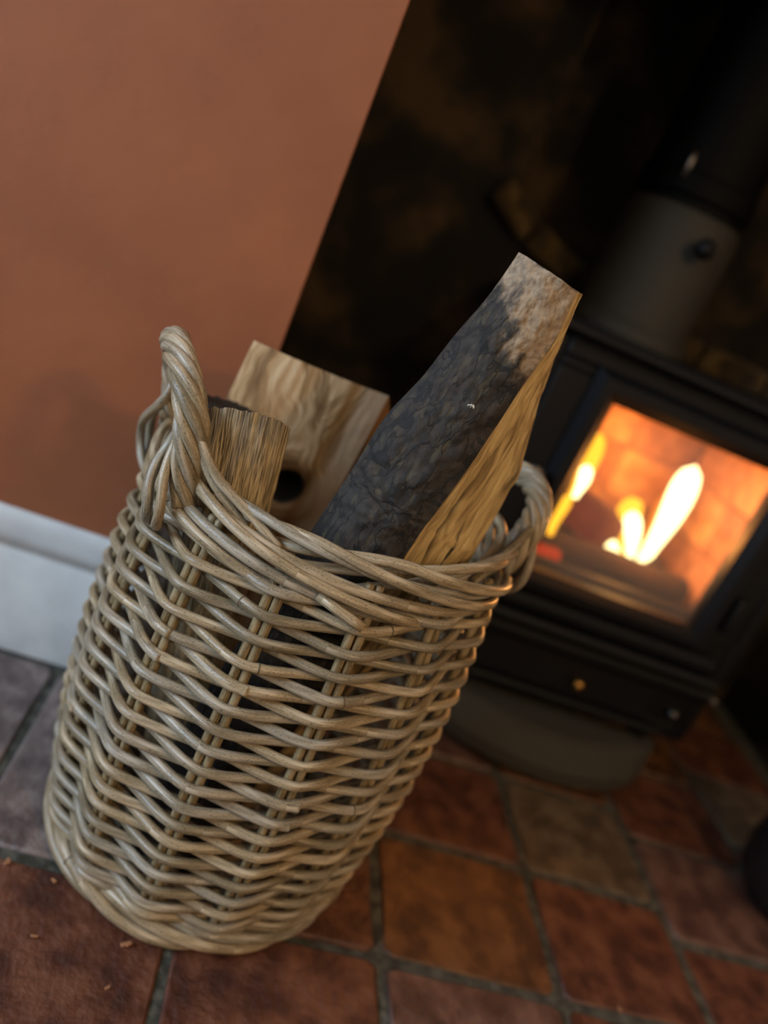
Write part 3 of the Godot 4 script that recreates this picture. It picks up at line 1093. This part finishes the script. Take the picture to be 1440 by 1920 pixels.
func slab_log() -> void:
	var base := Vector3(0.02, 0.03, -0.845)
	var o := thing("firewood_log", "broad pale split log with swirling grain and a dark knot standing at the back", "log", base)
	var facer := []
	var sider := []
	var backr := []
	var side2 := []
	var NI := 90
	for i in NI + 1:
		var f := float(i) / NI
		# top centre to bottom centre
		var c := Vector3(0.055, 0.5525, -0.822).lerp(Vector3(0.005, 0.045, -0.80), f) - base
		var ax := Vector3(0.985, -0.02, -0.06) * 0.079 * (1.0 + 0.03 * f)
		var d := Vector3(0.02, -0.034 * pow(1.0 - f, 2.0), -0.062)
		var row := []
		for j in 51:
			var u := j / 50.0 * 2.0 - 1.0
			var kn := Vector2((u - 0.28) * 0.079, (f - 0.27) * 0.51).length()
			row.append(c + ax * u + Vector3(0, 0, 0.008 * (1.0 - u * u)) + Vector3(0, 0, -0.024) * exp(-pow(kn / 0.017, 2.0)) + Vector3(0, 0, 0.007) * exp(-pow((kn - 0.034) / 0.016, 2.0)))
		facer.append(row)
		row = []
		for j in 9: row.append(c + ax + d * (j / 8.0))
		sider.append(row)
		row = []
		for j in 25:
			var u := 1.0 - j / 12.0
			row.append(c + ax * u + d + Vector3(0, 0, -0.012 * (1.0 - u * u)))
		backr.append(row)
		row = []
		for j in 9: row.append(c - ax + d * (1.0 - j / 8.0))
		side2.append(row)
	var knot_uv := Vector2(0.64, 0.27)
	var n1 := nz(91, 1.0, 4)
	var n2 := nz(92, 1.0, 3)
	var cf := func(u: float, v: float) -> Color:
		var p := Vector2((u - knot_uv.x) * 0.16, (v - knot_uv.y) * 0.51)
		var q := p.length()
		# grain flows round the knot
		var bend := exp(-pow(q / 0.085, 2.0))
		var x := (u - knot_uv.x) * 0.16
		var g := lerpf(x, signf(x) * q * 1.15, bend) + 0.010 * n2.get_noise_2d(u * 2.0, v * 6.0)
		var fine := n1.get_noise_2d(g * 260.0, v * 9.0)
		var band := n2.get_noise_2d(g * 55.0 + 3.0, v * 1.5)
		var t := clampf(0.50 + 0.45 * fine + 0.75 * band, 0.0, 1.0)
		var c := Color(0.48, 0.37, 0.24).lerp(Color(0.73, 0.61, 0.45), minf(1.0, t * 1.7)).lerp(Color(0.82, 0.73, 0.60), maxf(0.0, t * 1.7 - 0.9))
		# pale sapwood towards the right edge with an ochre streak beside it
		c = c.lerp(Color(0.76, 0.69, 0.60), smoothstep(0.80, 0.86, u + 0.03 * fine) * 0.75)
		c = c.lerp(Color(0.50, 0.33, 0.13), exp(-pow((u - 0.755 - 0.02 * fine) / 0.035, 2.0)) * 0.75)
		c = c.lerp(Color(0.42, 0.27, 0.12), exp(-pow((q - 0.035) / 0.012, 2.0)) * 0.5 * smoothstep(0.2, 0.34, v))
		c = c.lerp(Color(0.02, 0.017, 0.015), 1.0 - smoothstep(0.017, 0.023, q))
		return c
	var ct := painted(384, 768, cf)
	var m := mat(Color(1.0, 1.0, 1.0), 0.75, ct)
	bump(m, ct, 0.12)
	put("split_face", sheet(facer, 0.0016, 93, 18.0, 5.0), m, o).set_meta("label", "pale split face with swirling grain round a dark knot hole")
	var sm := mat(Color(0.80, 0.72, 0.6), 0.8, M.log_fibre if M.has("log_fibre") else fibre_tex(96, 128, 256, [Color(0.4, 0.3, 0.18), Color(0.66, 0.54, 0.38), Color(0.8, 0.7, 0.54)], 9.0, 3.0))
	M.log_fibre = sm.albedo_texture
	put("side_face", sheet(sider, 0.001, 97, 8.0, 6.0), sm, o)
	put("side_face", sheet(side2, 0.001, 98, 8.0, 6.0), sm, o)
	var bk := mat(Color(0.22, 0.19, 0.17), 0.9)
	put("bark", sheet(backr, 0.003, 99, 5.0, 12.0, true, true), bk, o)
	var ring: Array = facer[0] + sider[0].slice(1) + backr[0].slice(1) + side2[0].slice(1, 8)
	var mid := Vector3.ZERO
	for p in ring: mid += p / ring.size()
	var st := begin()
	for k in ring.size():
		for v in [mid, ring[k], ring[(k + 1) % ring.size()]]:
			st.set_uv(Vector2(v.x, v.z) * 8.0)
			st.add_vertex(v)
	put("cut_end", done(st), mat(Color(0.6, 0.5, 0.38), 0.85), o)

func round_log(o: Node3D, top: Vector3, bottom: Vector3, r: float, m: Material, endm: Material, sd: int, amp: float, squash := 1.0, slope := 0.0, tip := 0.0) -> void:
	var rows := []
	var ax := (top - bottom).normalized()
	var s1 := ax.cross(Vector3.BACK).normalized()
	var s2 := ax.cross(s1)
	var n := nz(sd, 1.0, 4)
	var uvs := []
	for i in 91:
		var f := i / 90.0
		var row := []
		var uv := []
		for j in 72:
			var a := TAU * j / 72.0
			var rr := r * (1.0 + 0.10 * n.get_noise_2d(cos(a) * 1.2 + 5.0, sin(a) * 1.2)) + amp * n.get_noise_3d(cos(a) * 10.0, sin(a) * 10.0, f * 3.0)
			var c := top.lerp(bottom, f)
			row.append(c + s1 * cos(a) * rr + s2 * sin(a) * rr * squash + ax * ((slope * cos(a) + tip * sin(a)) * r * (1.0 - f) + (0.003 * n.get_noise_2d(cos(a) * 9.0, sin(a) * 9.0) if i == 0 else 0.0)))
			uv.append(Vector2(f * 0.99, j / 72.0))
		rows.append(row)
		uvs.append(uv)
	var st := begin()
	grid(st, rows, true, uvs, true, 0)
	put("side", done(st), m, o)
	st = begin()
	for e in [0, 90]:
		var mid := Vector3.ZERO
		for p in rows[e]: mid += p / 72.0
		for k in 72:
			for v in ([mid, rows[e][(k + 1) % 72], rows[e][k]] if e == 0 else [mid, rows[e][k], rows[e][(k + 1) % 72]]):
				st.set_uv(Vector2(v.x, v.z) * 8.0)
				st.add_vertex(v)
	put("cut_end", done(st), endm, o)

func small_log() -> void:
	var base := Vector3(0.05, 0.03, -0.655)
	var o := thing("firewood_log", "short weathered log with shaggy fibrous surface standing at the front left of the basket", "log", base)
	var n1 := nz(101, 1.0, 4)
	var n2 := nz(102, 1.0, 3)
	var f := func(u: float, v: float) -> Color:   # u along, v around
		var a := v * TAU
		var x := cos(a)
		var z := sin(a)
		var fib := n1.get_noise_3d(x * 24.0, z * 24.0, u * 13.0)
		var slow := n2.get_noise_3d(x * 2.6, z * 2.6, u * 5.0 + 4.0)
		var t := clampf(0.45 + 0.95 * fib + 0.2 * slow, 0.0, 1.0)
		var c := Color(0.40, 0.35, 0.27).lerp(Color(0.80, 0.735, 0.60), minf(1.0, t * 1.8)).lerp(Color(0.92, 0.87, 0.77), maxf(0.0, t * 1.8 - 1.0))
		var gr := clampf(slow * 2.2 + 0.15 + 0.9 * (1.0 - smoothstep(0.0, 0.06, u)), 0.0, 1.0)
		return c.lerp(Color(0.30 + 0.45 * t, 0.29 + 0.43 * t, 0.27 + 0.40 * t), gr * 0.8)
	var t := painted(900, 512, f)
	var m := mat(Color(1, 0.98, 0.94), 0.85, t)
	bump(m, t, 0.25)
	round_log(o, Vector3(-0.002, 0.517, -0.660) - base, Vector3(0.058, 0.045, -0.738) - base, 0.0395, m, mat(Color(0.62, 0.52, 0.38), 0.9), 103, 0.0035, 0.75, 0.05, -0.6)

func back_log() -> void:
	var base := Vector3(-0.005, 0.03, -0.76)
	var o := thing("firewood_log", "slim grey log half hidden between the left handle and the weathered log", "log", base)
	var t := fibre_tex(110, 256, 256, [Color(0.2, 0.16, 0.13), Color(0.42, 0.36, 0.31), Color(0.56, 0.50, 0.45)], 10.0, 10.0)
	var m := mat(Color.WHITE, 0.9, t)
	bump(m, t, 0.3)
	round_log(o, Vector3(-0.022, 0.492, -0.762) - base, Vector3(-0.006, 0.045, -0.740) - base, 0.032, m, mat(Color(0.12, 0.10, 0.085), 0.9), 111, 0.002, 1.0, 0.0)

# ---------------------------------------------------------------- small things
func small_things() -> void:
	var lamp := thing("pendant_lamp", "glowing round pendant lamp hanging from the ceiling of the room", "lamp", Vector3(1.15, 1.92, 1.35))
	var ls := begin()
	lathe(ls, Vector3.ZERO, [Vector2(0.0001, -0.11), Vector2(0.05, -0.098), Vector2(0.09, -0.063), Vector2(0.11, 0.0), Vector2(0.09, 0.063), Vector2(0.05, 0.098), Vector2(0.02, 0.108), Vector2(0.0001, 0.11)], 32)
	var lm := mat(Color(0.9, 0.87, 0.8), 0.6)
	lm.emission_enabled = true
	lm.emission = Color(1.0, 0.82, 0.58)
	lm.emission_energy_multiplier = 1.0
	put("lamp_shade", done(ls), lm, lamp)
	ls = begin()
	tube(ls, [Vector3(0, 0.108, 0), Vector3(0, 0.3, 0), Vector3(0, 0.479, 0)], [0.004, 0.004, 0.004], 8)
	put("cord", done(ls), mat(Color(0.1, 0.1, 0.1), 0.7), lamp)
	var cm := mat(Color(0.58, 0.40, 0.27), 0.8)
	var where := [
		[0.065, -0.551, 0.011, "pale sliver of wood on the tile just left of the basket foot"],
		[-0.073, -0.610, 0.009, "wood crumb at the grey grout joint near the left edge"],
		[-0.023, -0.601, 0.007, "small wood crumb on the red tile beside the basket's left side"],
		[-0.020, -0.538, 0.007, "wood crumb lying on the red tile midway between left edge and grout joint"],
		[0.059, -0.505, 0.006, "tiny wood crumb lowest on the red tile at lower left"],
		[0.658, -0.612, 0.007, "bright wood crumb on the tile at the bottom right"],
	]
	for k in where.size():
		var w: Array = where[k]
		var st := begin()
		var b := Basis(Vector3.UP, 0.5 + k * 0.9) * Basis(Vector3.RIGHT, 0.1 * k)
		cbox(st, Vector3(0, 0.0022, 0), Vector3(w[2], 0.0022, w[2] * 0.42), 0.0009, b)
		cbox(st, Vector3(w[2] * 0.25, 0.0030, 0.0003), Vector3(w[2] * 0.6, 0.0016, w[2] * 0.25), 0.0006, b * Basis(Vector3.UP, 0.3))
		var c := thing("wood_chip", w[3], "wood chip", Vector3(w[0], 0.0002, w[1]), "wood crumbs on the floor tiles")
		put("splinter", done(st), cm, c)
	# dark glazed pot at the right edge
	var p := thing("glazed_pot", "dark rounded pot with a bluish shine at the right edge of the hearth", "pot", Vector3(1.075, 0, -0.87))
	var st := begin()
	lathe(st, Vector3.ZERO, [Vector2(0.0001, 0.0), Vector2(0.062, 0.0), Vector2(0.074, 0.008), Vector2(0.094, 0.04), Vector2(0.102, 0.08), Vector2(0.096, 0.125), Vector2(0.078, 0.162), Vector2(0.064, 0.178), Vector2(0.062, 0.19), Vector2(0.070, 0.2), Vector2(0.066, 0.203), Vector2(0.056, 0.19), Vector2(0.058, 0.175), Vector2(0.085, 0.12), Vector2(0.08, 0.03), Vector2(0.0001, 0.015)], 48)
	var gm := mat(Color(0.10, 0.105, 0.115), 0.2)
	put("bowl", done(st), gm, p)
